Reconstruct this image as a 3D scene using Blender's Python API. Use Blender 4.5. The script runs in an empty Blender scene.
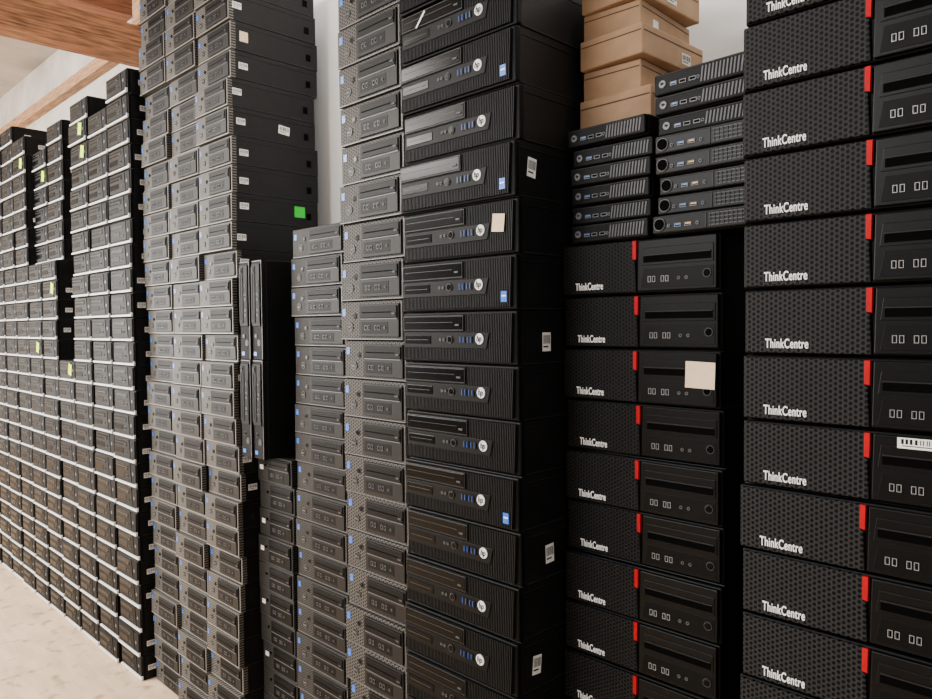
import bpy, bmesh, math, random
from mathutils import Vector, Matrix
random.seed(7)
S = bpy.context.scene
COL = S.collection
PI = math.pi

# ------------------------------------------------------------------ materials
def newmat(name):
    m = bpy.data.materials.new(name); m.use_nodes = True
    nt = m.node_tree
    return m, nt, nt.nodes['Principled BSDF']

def noise_mix(nt, col, var, scale, stretch=(1,1,1), detail=5):
    tc = nt.nodes.new('ShaderNodeTexCoord'); mp = nt.nodes.new('ShaderNodeMapping')
    mp.inputs['Scale'].default_value = stretch
    nt.links.new(tc.outputs['Object'], mp.inputs['Vector'])
    no = nt.nodes.new('ShaderNodeTexNoise'); no.inputs['Scale'].default_value = scale; no.inputs['Detail'].default_value = detail
    nt.links.new(mp.outputs['Vector'], no.inputs['Vector'])
    rp = nt.nodes.new('ShaderNodeValToRGB')
    rp.color_ramp.elements[0].position = .3; rp.color_ramp.elements[1].position = .7
    rp.color_ramp.elements[0].color = tuple(max(0, c*(1-var)) for c in col)+(1,)
    rp.color_ramp.elements[1].color = tuple(min(1, c*(1+var)) for c in col)+(1,)
    nt.links.new(no.outputs['Fac'], rp.inputs['Fac'])
    return no, rp

def plastic(name, col, rough=.45, var=.2, scale=30, spec=.5, metal=0, bump=0, stretch=(1,1,1)):
    m, nt, b = newmat(name)
    no, rp = noise_mix(nt, col, var, scale, stretch)
    nt.links.new(rp.outputs['Color'], b.inputs['Base Color'])
    b.inputs['Roughness'].default_value = rough
    b.inputs['Metallic'].default_value = metal
    b.inputs['Specular IOR Level'].default_value = spec
    if bump:
        bp = nt.nodes.new('ShaderNodeBump'); bp.inputs['Strength'].default_value = bump; bp.inputs['Distance'].default_value = .01
        nt.links.new(no.outputs['Fac'], bp.inputs['Height']); nt.links.new(bp.outputs['Normal'], b.inputs['Normal'])
    return m

def perforated(name, frame, hole, spacing, rough=.55, lo=.2, hi=1.0, spec=.2):
    m, nt, b = newmat(name)
    tc = nt.nodes.new('ShaderNodeTexCoord')
    k = 2*PI/(spacing*.866)
    dirs = [(k,0,0),(k*.5,0,k*.866),(-k*.5,0,k*.866)]
    last = None
    for d in dirs:
        v = nt.nodes.new('ShaderNodeVectorMath'); v.operation = 'DOT_PRODUCT'
        nt.links.new(tc.outputs['Object'], v.inputs[0]); v.inputs[1].default_value = d
        c = nt.nodes.new('ShaderNodeMath'); c.operation = 'COSINE'
        nt.links.new(v.outputs['Value'], c.inputs[0])
        if last is None: last = c
        else:
            a = nt.nodes.new('ShaderNodeMath'); a.operation = 'ADD'
            nt.links.new(last.outputs[0], a.inputs[0]); nt.links.new(c.outputs[0], a.inputs[1]); last = a
    mr = nt.nodes.new('ShaderNodeMapRange'); mr.inputs['From Min'].default_value = lo; mr.inputs['From Max'].default_value = hi
    nt.links.new(last.outputs[0], mr.inputs['Value'])
    mx = nt.nodes.new('ShaderNodeValToRGB')
    mx.color_ramp.elements[0].color = tuple(frame)+(1,); mx.color_ramp.elements[1].color = tuple(hole)+(1,)
    nt.links.new(mr.outputs['Result'], mx.inputs['Fac'])
    nt.links.new(mx.outputs['Color'], b.inputs['Base Color'])
    b.inputs['Roughness'].default_value = rough
    b.inputs['Specular IOR Level'].default_value = spec
    bp = nt.nodes.new('ShaderNodeBump'); bp.invert = True; bp.inputs['Strength'].default_value = .6; bp.inputs['Distance'].default_value = .003
    nt.links.new(mr.outputs['Result'], bp.inputs['Height']); nt.links.new(bp.outputs['Normal'], b.inputs['Normal'])
    return m

def g(v): return (v, v, v*1.04)
M = {}
M['steel']   = plastic('black painted steel', g(.0046), .48, .25, 60, spec=.2)
M['black']   = plastic('black plastic', g(.0022), .48, .2, 80, spec=.11)
M['panel']   = plastic('smooth black panel', g(.0032), .38, .15, 60, spec=.14)
M['rib']     = plastic('ribbed black plastic', g(.0075), .5, .2, 80, spec=.14)
M['gloss']   = plastic('glossy black', g(.0012), .20, .1, 40, spec=.10)
M['slot']    = plastic('dark slot', g(.0006), .8, .1, 40, spec=.04)
M['charcoal']= plastic('charcoal plastic', g(.011), .45, .2, 60, spec=.2)
M['seam']    = plastic('lighter steel seam', g(.026), .45, .2, 60, spec=.3)  # thin lighter lines along the case seams
M['darkgrey']= plastic('dark grey plastic', g(.040), .45, .2, 60, spec=.3)
M['vent']    = plastic('grey vent grille', g(.075), .45, .2, 60, spec=.3)
M['bay']     = plastic('brownish grey plastic', (.0125,.0115,.0105), .45, .2, 60, spec=.14)
M['grey']    = plastic('mid grey plastic', g(.10), .4, .15, 60)
M['lightgrey']= plastic('light grey plastic', (.27,.25,.225), .35, .15, 60)
M['silver']  = plastic('silver badge', (.76,.76,.76), .35, .05, 60)
M['trim']    = plastic('bright silver trim', (.76,.76,.755), .32, .05, 60)
M['port']    = plastic('port metal', (.34,.34,.34), .35, .1, 80, metal=.2)
M['red']     = plastic('red tag', (.44,.001,.006), .5, .08, 60, spec=.12)
M['white']   = plastic('white lettering', (.95,.95,.95), .45, .02, 60)
M['paper']   = plastic('white paper', (.85,.84,.81), .7, .05, 60)
M['cream']   = plastic('cream paper', (.80,.61,.40), .7, .06, 60)
M['ink']     = plastic('black ink', g(.006), .6, .1, 60, spec=.1)
M['blue']    = plastic('blue port', (.008,.07,.36), .4, .1, 60)
M['sticker'] = plastic('blue sticker', (.0,.13,.64), .35, .15, 60)
M['orange']  = plastic('orange port', (.80,.40,.02), .4, .1, 60)
M['yellow']  = plastic('yellow sticker', (.60,.92,.0), .6, .05, 60, spec=.05)
M['green']   = plastic('green sticker', (.02,.62,.05), .6, .05, 60, spec=.1)
M['hex']     = perforated('hex grille', g(.014), g(.0004), .0078, lo=-.4, hi=.6, spec=.12)
M['hex2']    = perforated('lighter hex grille', g(.022), g(.0004), .0080, lo=-.3, hi=.5, spec=.12)
M['fine']    = perforated('fine dark grille', g(.008), g(.001), .006, spec=.10)
M['dellmesh']= perforated('grey perforated bezel', (.115,.105,.093), g(.0012), .0086, lo=-.7, hi=.1, rough=.52, spec=.18)
M['dellmesh2']= perforated('grey perforated bezel light', (.142,.129,.112), g(.002), .0092, lo=-.7, hi=.1, rough=.48, spec=.24)
M['dellmesh3']= perforated('dark perforated bezel', (.060,.056,.050), g(.0012), .0082, lo=-.6, hi=.1, rough=.52, spec=.16)
M['card']    = plastic('cardboard', (.43,.265,.150), .8, .14, 18, bump=.08)
M['card3']   = plastic('cardboard seam', (.09,.05,.025), .85, .1, 25)
M['wall']    = plastic('white plaster', (.93,.92,.895), .85, .05, 3.0, bump=.15)
M['wall2']   = plastic('grey beige board', (.50,.46,.41), .9, .18, 4.0, bump=.2)
M['ceil']    = plastic('brownish ceiling board', (.42,.37,.32), .9, .28, 2.5, bump=.2)
M['wood']    = plastic('orange brown timber', (.36,.16,.075), .8, .6, 11, stretch=(9,.7,9), bump=.8)
M['woodred'] = plastic('reddish brown timber', (.30,.12,.06), .8, .55, 11, stretch=(9,.7,9), bump=.8)
M['wood2']   = plastic('tan timber', (.36,.19,.09), .8, .5, 11, stretch=(.7,10,10), bump=.8)

def floor_mat():
    m, nt, b = newmat('worn tan board floor')
    no, rp = noise_mix(nt, (.60,.44,.29), .16, 4.0, (1,4,1))
    tc = nt.nodes.new('ShaderNodeTexCoord')
    n2 = nt.nodes.new('ShaderNodeTexNoise'); n2.inputs['Scale'].default_value = 14; n2.inputs['Detail'].default_value = 8
    nt.links.new(tc.outputs['Object'], n2.inputs['Vector'])
    r2 = nt.nodes.new('ShaderNodeValToRGB'); r2.color_ramp.elements[0].position = .30; r2.color_ramp.elements[1].position = .44
    r2.color_ramp.elements[0].color = (.62,.56,.50,1); r2.color_ramp.elements[1].color = (1,1,1,1)
    nt.links.new(n2.outputs['Fac'], r2.inputs['Fac'])
    mx = nt.nodes.new('ShaderNodeMix'); mx.data_type = 'RGBA'; mx.blend_type = 'MULTIPLY'; mx.inputs[0].default_value = 1
    nt.links.new(rp.outputs['Color'], mx.inputs[6]); nt.links.new(r2.outputs['Color'], mx.inputs[7])
    nt.links.new(mx.outputs[2], b.inputs['Base Color']); b.inputs['Roughness'].default_value = .75; b.inputs['Specular IOR Level'].default_value = .2
    return m
M['floor'] = floor_mat()

# ------------------------------------------------------------------ mesh builder
class MB:
    def __init__(s): s.bm = bmesh.new(); s.mats = []
    def mi(s, m):
        if m not in s.mats: s.mats.append(m)
        return s.mats.index(m)
    def _fin(s, faces, m, bev, seg=2):
        i = s.mi(m)
        for f in faces: f.material_index = i
        if bev:
            ed = {e for f in faces for e in f.edges}
            r = bmesh.ops.bevel(s.bm, geom=list(ed), offset=bev, segments=seg, affect='EDGES', clamp_overlap=True, profile=.5)
            for f in r['faces']: f.material_index = i
    def prism(s, pts, y0, y1, m, bev=0):
        a = [s.bm.verts.new((x, y0, z)) for x, z in pts]
        b = [s.bm.verts.new((x, y1, z)) for x, z in pts]
        n = len(pts); fs = [s.bm.faces.new(a), s.bm.faces.new(b[::-1])]
        for i in range(n): fs.append(s.bm.faces.new((a[i], b[i], b[(i+1)%n], a[(i+1)%n])))
        bmesh.ops.recalc_face_normals(s.bm, faces=fs)
        s._fin(fs, m, bev); return s
    def box(s, x0, x1, y0, y1, z0, z1, m, bev=0):
        return s.prism([(x0,z0),(x1,z0),(x1,z1),(x0,z1)], y0, y1, m, bev)
    def disc(s, cx, cz, r, y0, y1, m, n=20, bev=0):
        return s.prism([(cx+r*math.cos(2*PI*i/n), cz+r*math.sin(2*PI*i/n)) for i in range(n)], y0, y1, m, bev)
    def ring(s, cx, cz, r0, r1, y0, y1, m, n=20):
        def circ(r, y): return [s.bm.verts.new((cx+r*math.cos(2*PI*i/n), y, cz+r*math.sin(2*PI*i/n))) for i in range(n)]
        A, B, C, D = circ(r1,y0), circ(r0,y0), circ(r0,y1), circ(r1,y1)
        fs = []
        for P, Q in ((A,B),(B,C),(C,D),(D,A)):
            for i in range(n):
                j = (i+1)%n; fs.append(s.bm.faces.new((P[i],P[j],Q[j],Q[i])))
        bmesh.ops.recalc_face_normals(s.bm, faces=fs); s._fin(fs, m, 0); return s
    def mesh(s, name):
        me = bpy.data.meshes.new(name); s.bm.to_mesh(me); s.bm.free()
        for m in s.mats: me.materials.append(M[m])
        return me

def text_mesh(body, width, m, shear=0, height=None, off=.0, space=1.0):
    c = bpy.data.curves.new('t', 'FONT'); c.body = body; c.size = 1; c.extrude = .03; c.shear = shear; c.offset = off; c.space_character = space
    o = bpy.data.objects.new('t', c); COL.objects.link(o)
    dg = bpy.context.evaluated_depsgraph_get()
    me = bpy.data.meshes.new_from_object(o.evaluated_get(dg))
    bpy.data.objects.remove(o); bpy.data.curves.remove(c)
    xs = [v.co.x for v in me.vertices]; ys = [v.co.y for v in me.vertices]
    k = width/(max(xs)-min(xs)); kz = k if not height else height/(max(ys)-min(ys))
    for v in me.vertices:
        x, y, z = v.co
        v.co = ((x-min(xs))*k, -z*.02, (y-min(ys))*kz)
    me.materials.clear(); me.materials.append(M[m]); me.update()
    return me

def bbox_mesh(x0,x1,y0,y1,z0,z1,m,bev,name): return MB().box(x0,x1,y0,y1,z0,z1,m,bev).mesh(name)

def usb_mesh(w, h, frame, tongue, t=.0011, tw=.002):
    b = MB()
    b.box(-w/2,w/2,-.001,.002,-h/2,-h/2+t,frame); b.box(-w/2,w/2,-.001,.002,h/2-t,h/2,frame)
    b.box(-w/2,-w/2+t,-.001,.002,-h/2+t,h/2-t,frame); b.box(w/2-t,w/2,-.001,.002,-h/2+t,h/2-t,frame)
    b.box(-w/2+t,w/2-t,.0002,.002,-h/2+t,h/2-t,'slot')
    if w < h: b.box(-w/2+t,-w/2+t+tw,-.0006,.001,-h/2+t*1.2,h/2-t*1.2,tongue)
    else: b.box(-w/2+t*1.5,w/2-t*1.5,-.0006,.001,h/2-t-.0022,h/2-t,tongue)
    return b.mesh('usb_port')

USB_V = usb_mesh(.0060, .0106, 'port', 'charcoal', .0007, .0018)
USB_B = usb_mesh(.0072, .0136, 'charcoal', 'blue')
USB_H = usb_mesh(.0130, .0064, 'grey', 'slot')
USB_D = usb_mesh(.0070, .0110, 'grey', 'slot')
USB_O = usb_mesh(.0130, .0064, 'grey', 'orange')
USB_BL= usb_mesh(.0130, .0064, 'grey', 'sticker')
JACK  = MB().ring(0,0,.0016,.0032,-.0012,.002,'vent').disc(0,0,.0016,0,.002,'slot').mesh('audio_jack')
BTN   = MB().disc(0,0,.0062,-.002,.002,'gloss',24,.0008).ring(0,0,.0066,.0078,-.0012,.002,'darkgrey',24).mesh('power_button')
EJECT = bbox_mesh(-.006,.006,-.0018,.001,-.002,.002,'darkgrey',.0006,'eject_button')
THINK = text_mesh('ThinkCentre', .0650, 'white', height=.0148, off=.013, space=1.08)
HPTXT = text_mesh('hp', .0140, 'ink', shear=.22, height=.0165, off=.004)
HPTXT_S = text_mesh('hp', .0066, 'ink', shear=.25)
DELLT = text_mesh('DELL', .014, 'lightgrey')

def barcode(w, h, paper='paper', bars=True, seed=1):
    """label in the XZ plane facing -Y, origin at its centre"""
    r = random.Random(seed); b = MB()
    b.box(-w/2,w/2,0,.0006,-h/2,h/2,paper)
    if bars:
        x = -w*.42
        while x < w*.42:
            t = r.choice((.02,.03,.05))*w
            b.box(x, min(x+t, w*.43), -.0002, .0002, -h*.1, h*.36, 'ink'); x += t + r.choice((.025,.035,.05))*w
        b.box(-w*.4,w*.2,-.0002,.0002,-h*.3,-h*.22,'ink')
    return b.mesh('label')
BAR_S = barcode(.034,.022,seed=2); BAR_M = barcode(.045,.030,seed=3); BAR_L = barcode(.026,.038,seed=4); BAR_W = barcode(.062,.015,seed=5)
CREAM = barcode(.056,.047,'cream',False); CREAM_S = barcode(.032,.035,'cream',False)
GREEN = barcode(.045,.040,'green',False); YELL = barcode(.045,.055,'yellow',False); WHITE_S = barcode(.022,.016,'paper',False)
CHALK = MB().prism([(-.016,-.014),(-.012,-.016),(.016,.012),(.013,.016)], 0, .0006, 'paper').mesh('chalk_mark')
INTEL = MB().box(-.0075,.0075,0,.0008,-.0105,.0105,'sticker').box(-.0055,.0055,-.0002,.0002,.000,.003,'white').mesh('processor_sticker')
INTEL_S = MB().box(-.0065,.0065,0,.0008,-.009,.009,'sticker').mesh('processor_sticker')
BADGE = MB().disc(0,0,.0112,-.0012,.001,'silver',32,.0005).mesh('round_badge')
BADGE_S = MB().disc(0,0,.0070,-.0010,.001,'grey',24,.0004).mesh('round_badge')
BADGE_D = MB().ring(0,0,.0094,.0105,-.0014,.001,'grey',28).disc(0,0,.0094,-.0006,.001,'charcoal',28).mesh('round_badge')

# a part: (name, mesh, loc, label, subs)
def P(name, mesh, loc=(0,0,0), subs=(), label=None, rot=(0,0,0)): return (name, mesh, loc, subs, label, rot)

def chassis(w, h, d, y0=.018):
    b = MB(); b.box(-w/2+.001, w/2-.001, y0, d, 0, h, 'steel', .0022)
    b.box(-w/2+.0004, w/2-.0004, y0+.004, d-.01, h-.016, h-.0145, 'slot')
    b.box(-w/2+.0004, w/2-.0004, y0+.004, d-.01, h-.0145, h-.0137, 'seam')
    b.box(-w/2+.0004, w/2-.0004, y0+.006, d-.006, .0022, .0034, 'seam')
    b.box(-w/2+.0004, w/2-.0004, d-.05, d-.03, h*.3, h*.55, 'slot')
    return b.mesh('chassis')

def kind_redtag(w, h, hexm, sh=0.0):
    L = -w/2
    A = L-sh           # everything right of the split moves left by sh
    bez = MB().box(-w/2, w/2, .004, .020, .0015, h-.0015, 'black', .003).mesh('front_bezel')
    gr = MB().prism([(L+.004,.004),(A+.190,.004),(A+.187,h-.004),(L+.004,h-.004)], -.002, .006, hexm, .0012).mesh('front_grille')
    cp = MB()
    cp.prism([(A+.194,.005),(L+w-.005,.005),(L+w-.005,h-.005),(A+.196,h-.005)], -.003, .006, 'panel', .0015)
    cp = cp.mesh('control_panel')
    bay = MB().prism([(A+.202,.052),(L+w-.010,.052),(L+w-.010,.084),(A+.206,.084)], -.0042, .0, 'panel', .0008)\
              .box(A+.208, L+w-.014, -.0047, -.002, .057, .069, 'slot').box(A+.208, L+w-.014,-.0062,-.002,.0690,.0712,'charcoal',.0005).mesh('drive_bay')
    low = MB().prism([(A+.202,.010),(L+w-.010,.010),(L+w-.010,.045),(A+.208,.045)], -.0036, .0, 'black', .0005).mesh('port_plate')
    ports = [P('usb_port', USB_V, (A+u, -.0038, .026)) for u in (.2205,.2295,.2475,.2565)]
    ports += [P('audio_jack', JACK, (A+u, -.0038, .026)) for u in (.280,.295)]
    tag = MB().prism([(A+.1840,h-.038),(A+.1912,h-.040),(A+.1918,h-.004),(A+.1840,h-.004)], -.0036, .001, 'red', .0005).mesh('red_tag')
    return [P('chassis', chassis(w,h,.385)), P('front_bezel', bez), P('front_grille', gr),
            P('control_panel', cp, subs=[P('drive_bay', bay), P('port_plate', low)] + ports + [P('power_button', BTN, (L+w-.022,-.0038,.032))]),
            P('red_tag', tag, label='red tag on the front edge'), P('logo_lettering', THINK, (L+.036,-.0026,.011), label='white lettering')]

def kind_badge(w, h):
    L = -w/2
    b = MB().box(-w/2, w/2, .006, .020, .0015, h-.0015, 'black', .003).mesh('front_bezel')
    v = MB()
    x = L+.007
    while x < w/2-.012:
        v.prism([(x,.006),(x+.0024,.006),(x+.0064,h-.006),(x+.0040,h-.006)], -.0002, .008, 'rib', .0004); x += .0046
    v = v.mesh('vent_ribs')
    fp = MB().prism([(L+.010,.032),(L+.264,.032),(L+.272,.065),(L+.010,.065)], -.002, .007, 'black', .001).mesh('front_panel')
    od = MB().box(L+.010, L+.200, -.0032, .007, .068, .101, 'charcoal', .001).box(L+.013,L+.197,-.0042,-.002,.071,.098,'gloss',.0008).box(L+.020,L+.170,-.0048,-.003,.0858,.0866,'darkgrey').mesh('optical_drive')
    cd = MB().box(L+.016, L+.100, -.003, 0, .040, .058, 'gloss', .0008).box(L+.022,L+.092,-.0036,-.001,.0485,.0495,'darkgrey').mesh('card_bay')
    usb = [P('usb_port', USB_B, (L+u, -.0028, .050)) for u in (.192,.201,.213,.222)]
    return [P('chassis', chassis(w,h,.380)), P('front_bezel', b), P('vent_ribs', v),
            P('front_panel', fp, subs=[P('card_bay', cd)] + usb + [P('audio_jack', JACK, (L+u,-.0028,.050)) for u in (.131,.141)]
              + [P('power_button', BTN, (L+.160,-.003,.050))]),
            P('optical_drive', od, subs=[P('eject_button', EJECT, (L+.184,-.0046,.0805))]),
            P('round_badge', BADGE, (L+.246,-.0024,.052), subs=[P('badge_lettering', HPTXT, (-.0075,-.0014,-.0092))], label='silver round badge')]

def kind_mesh(w, h, mesh, panel, d=.31, cover='charcoal', line='grey', badge=True, edge_shine='grey'):
    L = -w/2
    b = MB().prism([(L,.0014),(-L,.0014),(-L,h-.0014),(L,h-.0014)], .002, .020, mesh, .002)
    b.box(L+.002,-L-.002,.0008,.004,.0022,.0044,edge_shine).box(-L-.0042,-L-.0018,.0008,.004,.006,h-.006,edge_shine)  # pale strips stand in for highlights along the bezel edges
    b = b.mesh('front_bezel')
    pn = MB().prism([(L+w*.34,.009),(L+w*.96,.009),(L+w*.96,h-.009),(L+w*.34,h-.009)], -.003, .004, panel, .0012).mesh('drive_panel')
    od = MB().box(L+w*.37, L+w*.94, -.0056, .001, h*.56, h*.86, cover, .0012).box(L+w*.40,L+w*.86,-.0062,-.001,h*.69,h*.715,'slot').box(L+w*.37,L+w*.94,-.0050,-.001,h*.53,h*.548,line).mesh('optical_drive')
    lo = MB().box(L+w*.38, L+w*.80, -.0036, .001, h*.18, h*.46, 'black', .0006).mesh('port_plate')
    us = [P('usb_port', USB_D, (L+w*u, -.0038, h*.32)) for u in (.45,.50,.61,.66)]
    out = [P('chassis', chassis(w,h,d)), P('front_bezel', b),
            P('drive_panel', pn, subs=[P('optical_drive', od), P('port_plate', lo), P('eject_button', EJECT, (L+w*.90,-.0060,h*.66)), *us, P('audio_jack', JACK, (L+w*.75,-.0038,h*.32))]),
            P('power_button', BTN, (L+w*.24,.0015,h*.62))]
    if badge:
        out += [P('round_badge', BADGE_D, (L+w*.17,.0012,h*.34), subs=[P('badge_lettering', DELLT, (-.0070,-.0010,-.0025))]),
                P('processor_sticker', INTEL_S, (L+w*.06,.0013,h*.72), label='blue sticker')]
    return out

def kind_trim(w, h):
    L = -w/2
    b = MB().box(L, -L, .006, .020, .0012, h-.0012, 'black', .003).mesh('front_bezel')
    fp = MB().prism([(L+.008,.018),(L+w*.78,.018),(L+w*.72,h-.006),(L+.008,h-.006)], .002, .008, 'black', .001).mesh('front_panel')
    gr = MB().prism([(L+w*.80,.018),(-L-.006,.018),(-L-.006,h-.006),(L+w*.75,h-.006)], .002, .008, 'fine', .001).mesh('front_grille')
    od = MB().box(L+.016, L+w*.64, .0008, .003, h*.66, h*.86, 'gloss', .0006).box(L+.020,L+w*.60,.0003,.002,h*.75,h*.765,'darkgrey').mesh('optical_drive')
    fl = MB().box(L+.016, L+w*.48, .0010, .003, h*.32, h*.54, 'gloss', .0006).mesh('bay_cover')
    us = [P('usb_port', USB_D, (L+w*u, .0010, h*.40)) for u in (.56,.62)]
    tr = MB().prism([(L+.005,.003),(-L-.001,.003),(-L-.001,.020),(-L-.004,.020),(-L-.009,.0120),(L+.005,.0108)], -.0010, .012, 'trim', .001).mesh('silver_trim')
    return [P('chassis', chassis(w,h,.34)), P('front_bezel', b), P('front_panel', fp, subs=[P('optical_drive', od), P('bay_cover', fl), P('eject_button', EJECT, (L+w*.56,.0008,h*.70))]+us),
            P('front_grille', gr), P('silver_trim', tr, label='silver trim strip'), P('round_badge', BADGE_S, (L+w*.86,.0015,h*.55))]

def kind_mini(w, h, style):
    L = -w/2
    b = MB().box(L, -L, .010, .178, 0, h, 'steel', .003).mesh('case')
    f = MB().box(L+.0005, -L-.0005, 0, .012, .0012, h-.0012, 'black' if style == 'badge' else 'panel', .003)
    f.box(L+.004, -L-.004, -.0012, .002, h-.0048, h-.0036, 'charcoal')
    f = f.mesh('front_panel')
    v = MB()
    if style == 'badge':
        for i in range(12):
            x = L+.092+i*.0066
            v.prism([(x,.007),(x+.0030,.007),(x+.0062,h-.007),(x+.0032,h-.007)], -.001, .003, 'vent')
        parts = [P('usb_port', USB_BL, (L+.040,-.0004,h*.42)), P('usb_port', USB_H, (L+.058,-.0004,h*.42)), P('usb_port', USB_H, (L+.077,-.0004,h*.42)), P('audio_jack', JACK, (L+.088,-.0004,h*.42))]
        tail = [P('round_badge', BADGE_S, (L+.018,-.0006,h*.5), subs=[P('badge_lettering', HPTXT_S, (-.0034,-.0012,-.0026))])]
    else:
        for i in range(4): v.box(L+.112, -L-.006, -.001, .003, .007+i*(h-.016)/3, .009+i*(h-.016)/3, 'darkgrey')
        for i in range(8): v.box(L+.114+i*.008, L+.1152+i*.008, -.0014, .003, .007, h-.007, 'charcoal')
        v.box(L+.105,L+.1070,-.0012,.002,.005,h-.005,'charcoal')
        parts = [P('usb_port', USB_BL, (L+.052,-.0004,h*.40)), P('usb_port', USB_O, (L+.072,-.0004,h*.40)), P('audio_jack', JACK, (L+.034,-.0004,h*.40)), P('audio_jack', JACK, (L+.090,-.0004,h*.40))]
        tail = [P('power_button', MB().disc(0,0,.0095,-.004,.002,'slot',24,.001).ring(0,0,.010,.0114,-.002,.002,'vent',24).mesh('power_button'), (L+.016,-.0004,h*.5))]
    v = v.mesh('vent_slots')
    return [P('case', b), P('front_panel', f, subs=parts), P('vent_slots', v)] + tail

# ------------------------------------------------------------------ instancing
def part(p, parent):
    name, mesh, loc, subs, label, rot = p
    o = bpy.data.objects.new(name, mesh); COL.objects.link(o); o.parent = parent
    o.location = loc; o.rotation_euler = rot
    if label: o['label'] = label
    for s in subs: part(s, o)
    return o

def inst(kind, name, loc, rot, label, cat, group=None, extras=()):
    r = bpy.data.objects.new(name, None); COL.objects.link(r)
    r.empty_display_size = .05
    r.location = loc; r.rotation_euler = rot
    r['label'] = label; r['category'] = cat
    if group: r['group'] = group
    for p in kind: part(p, r)
    for p in extras: part(p, r)
    return r

ORD = ['topmost','second','third','fourth','fifth','sixth','seventh','eighth','ninth','tenth','eleventh','twelfth','thirteenth','fourteenth','fifteenth',
       'sixteenth','seventeenth','eighteenth','nineteenth','twentieth','twenty-first','twenty-second','twenty-third','twenty-fourth','twenty-fifth','twenty-sixth',
       'twenty-seventh','twenty-eighth','twenty-ninth','thirtieth','thirty-first']
def nth(k): return 'topmost' if k == 0 else ORD[k]+' from top'

def side(mesh, w, y, z, label, tilt=0, name='barcode_label'):
    return P(name, mesh, (w/2+.0004, y, z), label=label, rot=(0, tilt, PI/2))
def front(mesh, x, y, z, label, tilt=0, name='sticker'):
    return P(name, mesh, (x, y, z), label=label, rot=(0, tilt, 0))

def stack(kind, n, xl, w, D, pitch, desc, where, group, extras=None, setback=None, jx=.003, jy=.006, jr=.004, notes=None):
    extras = extras or {}; notes = notes or {}
    for i in range(n):
        k = n-1-i
        sb = setback(i) if setback else 0
        x = xl+w/2+random.uniform(-jx,jx); y = D+sb+random.uniform(-jy,jy)
        d = desc + ((' '+notes[i]) if i in notes else '')
        inst(kind, 'desktop_computer', (x,y,i*pitch), (0,0,random.uniform(-jr,jr)), f'{d}, {nth(k)} {where}', 'computer', group, extras.get(i, ()))

# --- rightmost red-tagged stack
W=.340
K = kind_redtag(W, .1035-.0003, 'hex2', .003)
stack(K, 20, -.525, W, 1.15, .1035, 'black red-tagged computer', 'in the rightmost stack', 'red-tagged computers in the rightmost stack',
      {12:[front(BAR_W, -W/2+.255, -.0056, .090, 'white barcode label', 0, 'barcode_label')]}, notes={12:'with white barcode strip'}, jx=.003, jy=.005, jr=.004)
# --- red-tagged stack under the minis
K = kind_redtag(W, .1037-.0003, 'hex', .016)
stack(K, 16, -.932, W, 1.22, .1037, 'black red-tagged computer', 'in the stack under the mini computers', 'red-tagged computers under the mini computers',
      {13:[front(CREAM, W/2-.034, -.0070, .060, 'cream paper sticker', .03)]}, notes={13:'with cream sticker'}, jx=.0022, jy=.007, jr=.003)
# --- round badge stack
K = kind_badge(W, .1092-.0003)
ex = {i:[] for i in range(30)}
for i in (18,16,14,10): ex[i].append(front(INTEL, W/2-.028, -.0012, .026, 'blue sticker', 0, 'processor_sticker'))
ex[16].append(side(BAR_L, W, .055, .060, 'white barcode label', .12)); ex[13].append(side(BAR_L, W, .095, .045, 'white barcode label', 0))
ex[9].append(side(BAR_L, W, .095, .050, 'white barcode label', -.05)); ex[7].append(side(BAR_L, W, .065, .050, 'white barcode label', .1))
ex[15].append(front(CREAM_S, W/2-.046, -.0028, .062, 'cream paper sticker', .1))
ex[19].append(front(CHALK, -W/2+.075, -.0060, .082, 'white chalk mark', 0, 'chalk_mark'))
stack(K, 21, -1.281, W, 1.08, .1092, 'black round-badged computer', 'in the tall central stack', 'round-badged computers in the central stack', ex, jx=.0014, jy=.008, jr=.002,
      notes={15:'with cream sticker', 16:'with tilted side label'})
# --- tall mesh-fronted stack
W2=.245
K = kind_mesh(W2, .0976-.0003, 'dellmesh', 'bay', cover='black')
stack(K, 24, -1.568, W2, 1.12, .0976, 'grey mesh-front computer', 'in stack just left of round-badged stack', 'mesh-front computers beside the round-badged stack')
# --- shorter stack
W3=.288
K = kind_mesh(W3, .0957-.0003, 'dellmesh3', 'bay', cover='black')
stack(K, 19, -2.140, W3, 1.329, .0957, 'dark grey mesh-front computer', 'in the head-high stack right of upright computers', 'computers in the head-high stack')
# --- low stack and upright computers on it
W4=.225
K = kind_mesh(W4, .0957-.0003, 'dellmesh3', 'black', .30, badge=False, cover='black', edge_shine='darkgrey')
ex = {i:[front(WHITE_S, -W4/2+.03, -.0002, .05, 'small white tag')] for i in (10,8,7,5,3)}
stack(K, 11, -2.375, W4, 1.325, .0957, 'dark desktop computer', 'in the low stack under the upright computers', 'computers in the low stack', ex, jx=.002)
zl = 11*.0957
WU, HU = .335, .070
K = kind_mesh(WU, HU, 'fine', 'black', cover='black', edge_shine='grey', line='darkgrey')
for r, rn in ((0,'lower'),(1,'upper')):
    for c, cn in ((0,'left'),(1,'right')):
        xr = -2.362 + c*.0708 + HU
        inst(K, 'desktop_computer', (xr, 1.255+.006*c+.002*r, zl+.0003+r*(WU+.0003)+WU/2), (0,-PI/2,0),
             f'slim black computer standing upright on its side, {rn} {cn} of four', 'computer', 'upright computers on the low stack')
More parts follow.
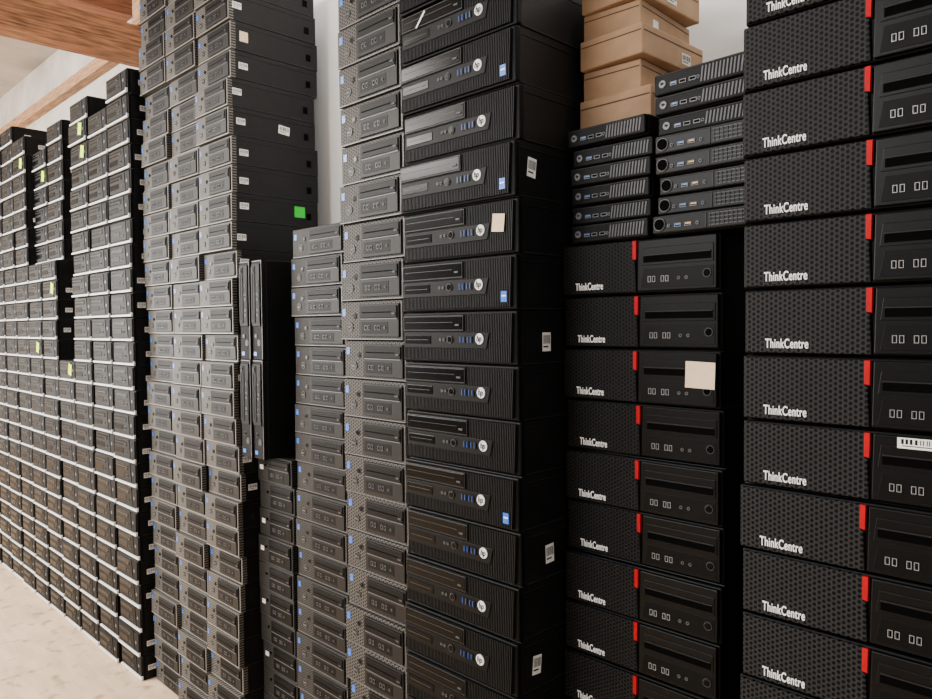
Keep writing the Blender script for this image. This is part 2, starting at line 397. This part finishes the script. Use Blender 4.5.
# --- three tall grey columns
W5=.250
K = kind_mesh(W5, .0983-.0003, 'dellmesh2', 'bay', d=.352, cover='black', line='grey', edge_shine='lightgrey')
for c,(xl,n,nm) in enumerate(((-2.634,28,'nearest of three tall grey columns'),(-2.889,29,'middle of three tall grey columns'),(-3.143,30,'farthest of three tall grey columns'))):
    ex = {i:[] for i in range(31)}
    notes = {}
    if c == 0:
        for i in range(9,27):
            if i not in (12,16,25): ex[i].append(side(BAR_S, W5, .040+random.uniform(-.01,.01), .052+random.uniform(-.01,.01), 'small white barcode label'))
        ex[25].append(side(CREAM_S, W5, .05, .05, 'cream paper label', 0, 'sticker')); ex[22].append(side(BAR_M, W5, .218, .05, 'white barcode label', .1))
        ex[19].append(side(GREEN, W5, .272, .055, 'bright green sticker', 0, 'sticker'))
        notes = {19:'with green sticker', 25:'with cream label'}
    stack(K, n, xl, W5, 1.25, .0983, 'grey computer', 'in '+nm, 'computers in the '+nm, ex, jx=.001, jy=.012, jr=.003, notes=notes)
# --- ten far columns of silver-trimmed computers
W6=.236
K = kind_trim(W6, .103-.0003)
cols = [25,24,25,25,25,24,25,26,26,26]
names = ['first','second','third','fourth','fifth','sixth','seventh','eighth','ninth','tenth']
yel = {(6,23),(5,22),(2,23),(2,22),(5,13),(3,12),(4,16)}
for c, n in enumerate(cols):
    xr = -3.168-.250*c
    lim = {3:13,4:18,5:18}.get(c, 99)
    sbk = .095 if c == 3 else .04
    ex = {}; notes = {}
    for i in range(n):
        l = []
        if (c,i) in yel:
            l.append(front(YELL, W6*.25, -.0025, .06, 'yellow sticker', .2)); notes[i] = 'with yellow sticker'
        if c == 0: l.append(side(BAR_S, W6, .055+random.uniform(-.012,.018), .05, 'small white barcode label'))
        elif random.random() < .4: l.append(side(BAR_S, W6, .075+random.uniform(-.02,.02), .05, 'small white barcode label'))
        ex[i] = l
    stack(K, n, xr-W6, W6, 1.20, .103, 'black silver-trimmed computer', f'in {names[c]} stack beyond the grey columns',
          f'silver-trimmed computers in the {names[c]} stack', ex, setback=lambda i, lim=lim, sbk=sbk: (sbk if i >= lim else 0), jx=.003, jy=.005, jr=.004, notes=notes)

# --- mini computers
zt = 16*.1037
WM, PM, PR = .180, .0375, .0356
KB = kind_mini(WM, PM-.0002, 'badge'); KR = kind_mini(WM, PR-.0002, 'badge'); KT = kind_mini(WM, PR-.0002, 'knob'); KW = kind_mini(.188, .0400, 'badge')
for i in range(6):
    inst(KB, 'mini_computer', (-.904+WM/2+random.uniform(-.005,.003), 1.205+random.uniform(-.010,.010), zt+i*PM), (0,0,random.uniform(-.03,.03)),
         f'small black mini computer, {nth(5-i)} in stack under the cardboard boxes', 'mini computer', 'mini computers under the cardboard boxes')
for i in range(8):
    kk = KW if i == 7 else (KR if i >= 5 else KT)
    nm = 'wide slotted' if i == 7 else ('slotted' if i >= 5 else 'round-knobbed')
    inst(kk, 'mini_computer', (-.722+.009+WM/2+random.uniform(-.002,.004)+(-.002 if i == 7 else 0), 1.200+random.uniform(-.010,.010)-(.010 if i == 7 else 0), zt+i*PR), (0,0,-.03 if i == 7 else random.uniform(-.03,.02)),
         f'small black {nm} mini computer, {nth(7-i)} in stack beside rightmost red-tagged computers', 'mini computer', 'mini computers beside the rightmost stack')
# --- cardboard boxes on the minis
zb = zt+6*PM
hs = [.074,.062,.060,.056,.056]
bn = ['bottom box of the pile','second box from the bottom','middle box of the pile','second box from the top','topmost box of the pile']
for i, h in enumerate(hs):
    w = (.168,.134,.150,.132,.144)[i]; d = (.235,.215,.23,.215,.22)[i]
    b = MB().box(-w/2,w/2,0,d,0,h-.0006,'card',.0030).mesh('carton')
    f2 = MB().box(-w/2+.003,w/2-.003,-.0006,.001,h*.74,h*.775,'card3').box(w/2-.001,w/2+.0006,.006,d-.006,h*.74,h*.775,'card3').mesh('flap_seam')
    ex = [P('paper_label', WHITE_S if i % 2 else BAR_S, (w/2+.0008, .06+.05*(i%3), h*.38), label='white paper label', rot=(0,0,PI/2))]
    inst([P('carton', b), P('flap_seam', f2)], 'cardboard_box', (-.930+w/2+.006, 1.262+(0,.016,.000,.018,.006)[i], zb), (0,0,(-.01,.03,-.03,.05,-.03)[i]),
         'small brown cardboard box on the mini computers, '+bn[i], 'cardboard box', 'cardboard boxes on the mini computers', ex)
    zb += h

# ------------------------------------------------------------------ room
def struct(name, x0,x1,y0,y1,z0,z1,m):
    o = bpy.data.objects.new(name, MB().box(x0,x1,y0,y1,z0,z1,m,.0).mesh(name)); COL.objects.link(o); o['kind'] = 'structure'; return o
struct('floor', -10,2.5,-5,1.75,-.1,0,'floor')
struct('wall_back', -3.3,2.5,1.66,1.8,0,3.45,'wall')
struct('wall_back_left', -10,-3.3,1.66,1.8,0,3.45,'wall2')
struct('wall_left', -10.15,-10,-5,1.8,0,3.45,'wall')
struct('ceiling', -10.15,2.5,-5,1.8,3.40,3.5,'ceil')
struct('trim_1', -10,2.5,1.60,1.66,3.03,3.10,'wood2')
struct('trim_2', -3.92,-3.80,-5,1.66,2.84,3.01,'wood')
struct('trim_3', -4.30,-4.10,-5,1.60,3.17,3.40,'woodred')
struct('trim_4', -3.86,-3.74,1.50,1.60,3.01,3.40,'wood2')
struct('trim_5', -10,-4.30,.70,.80,3.28,3.40,'wood2')

# ------------------------------------------------------------------ light
w = bpy.data.worlds.new('World'); S.world = w; w.use_nodes = True
w.node_tree.nodes['Background'].inputs['Color'].default_value = (.93,.97,1,1)
w.node_tree.nodes['Background'].inputs['Strength'].default_value = .15
def area(name, loc, target, sx, sy, e, col=(1,1,1)):
    l = bpy.data.lights.new(name,'AREA'); l.shape='RECTANGLE'; l.size=sx; l.size_y=sy; l.energy=e; l.color=col
    o = bpy.data.objects.new(name,l); COL.objects.link(o); o.location=loc
    o.rotation_euler = (Vector(target)-Vector(loc)).to_track_quat('-Z','Y').to_euler()
area('window_light', (-8.6,-2.4,1.7), (-3.2,.8,1.1), 2.4, 2.2, 430, (1,.975,.94))
area('floor_fill_light', (-4.6,-1.3,3.0), (-4.2,.2,0), 1.6, 1.2, 360, (1,.965,.91))  # added overhead fill to brighten the left floor, no real doorway
area('room_fill_light', (-2.9,-3.0,3.3), (-2.4,1.2,.9), 2.6, 1.2, 340, (.985,.99,1))  # added soft fill from above for the stack fronts, not a known lamp
area('side_fill_light', (2.3,-1.2,2.2), (-1.5,1.2,1.4), 1.5, 1.5, 36, (.95,.98,1))  # unseen soft fill, added to lift the dark case sides
area('wall_fill_light', (-1.3,1.35,3.36), (-1.3,1.50,1.0), 2.6, .25, 30, (1,.98,.95))  # added strip fill that brightens the wall behind the stacks, no real fixture

# ------------------------------------------------------------------ camera
cam = bpy.data.cameras.new('camera'); co = bpy.data.objects.new('camera', cam); COL.objects.link(co)
cam.sensor_width = 36; cam.lens = 740/932*36; cam.clip_start = .05
yaw, pitch, roll = math.radians(45), math.radians(1.9), math.radians(-.5)
R = Matrix.Rotation(yaw,4,'Z') @ Matrix.Rotation(PI/2-pitch,4,'X') @ Matrix.Rotation(roll,4,'Z')
co.matrix_world = Matrix.Translation((0,0,1.5)) @ R
S.camera = co
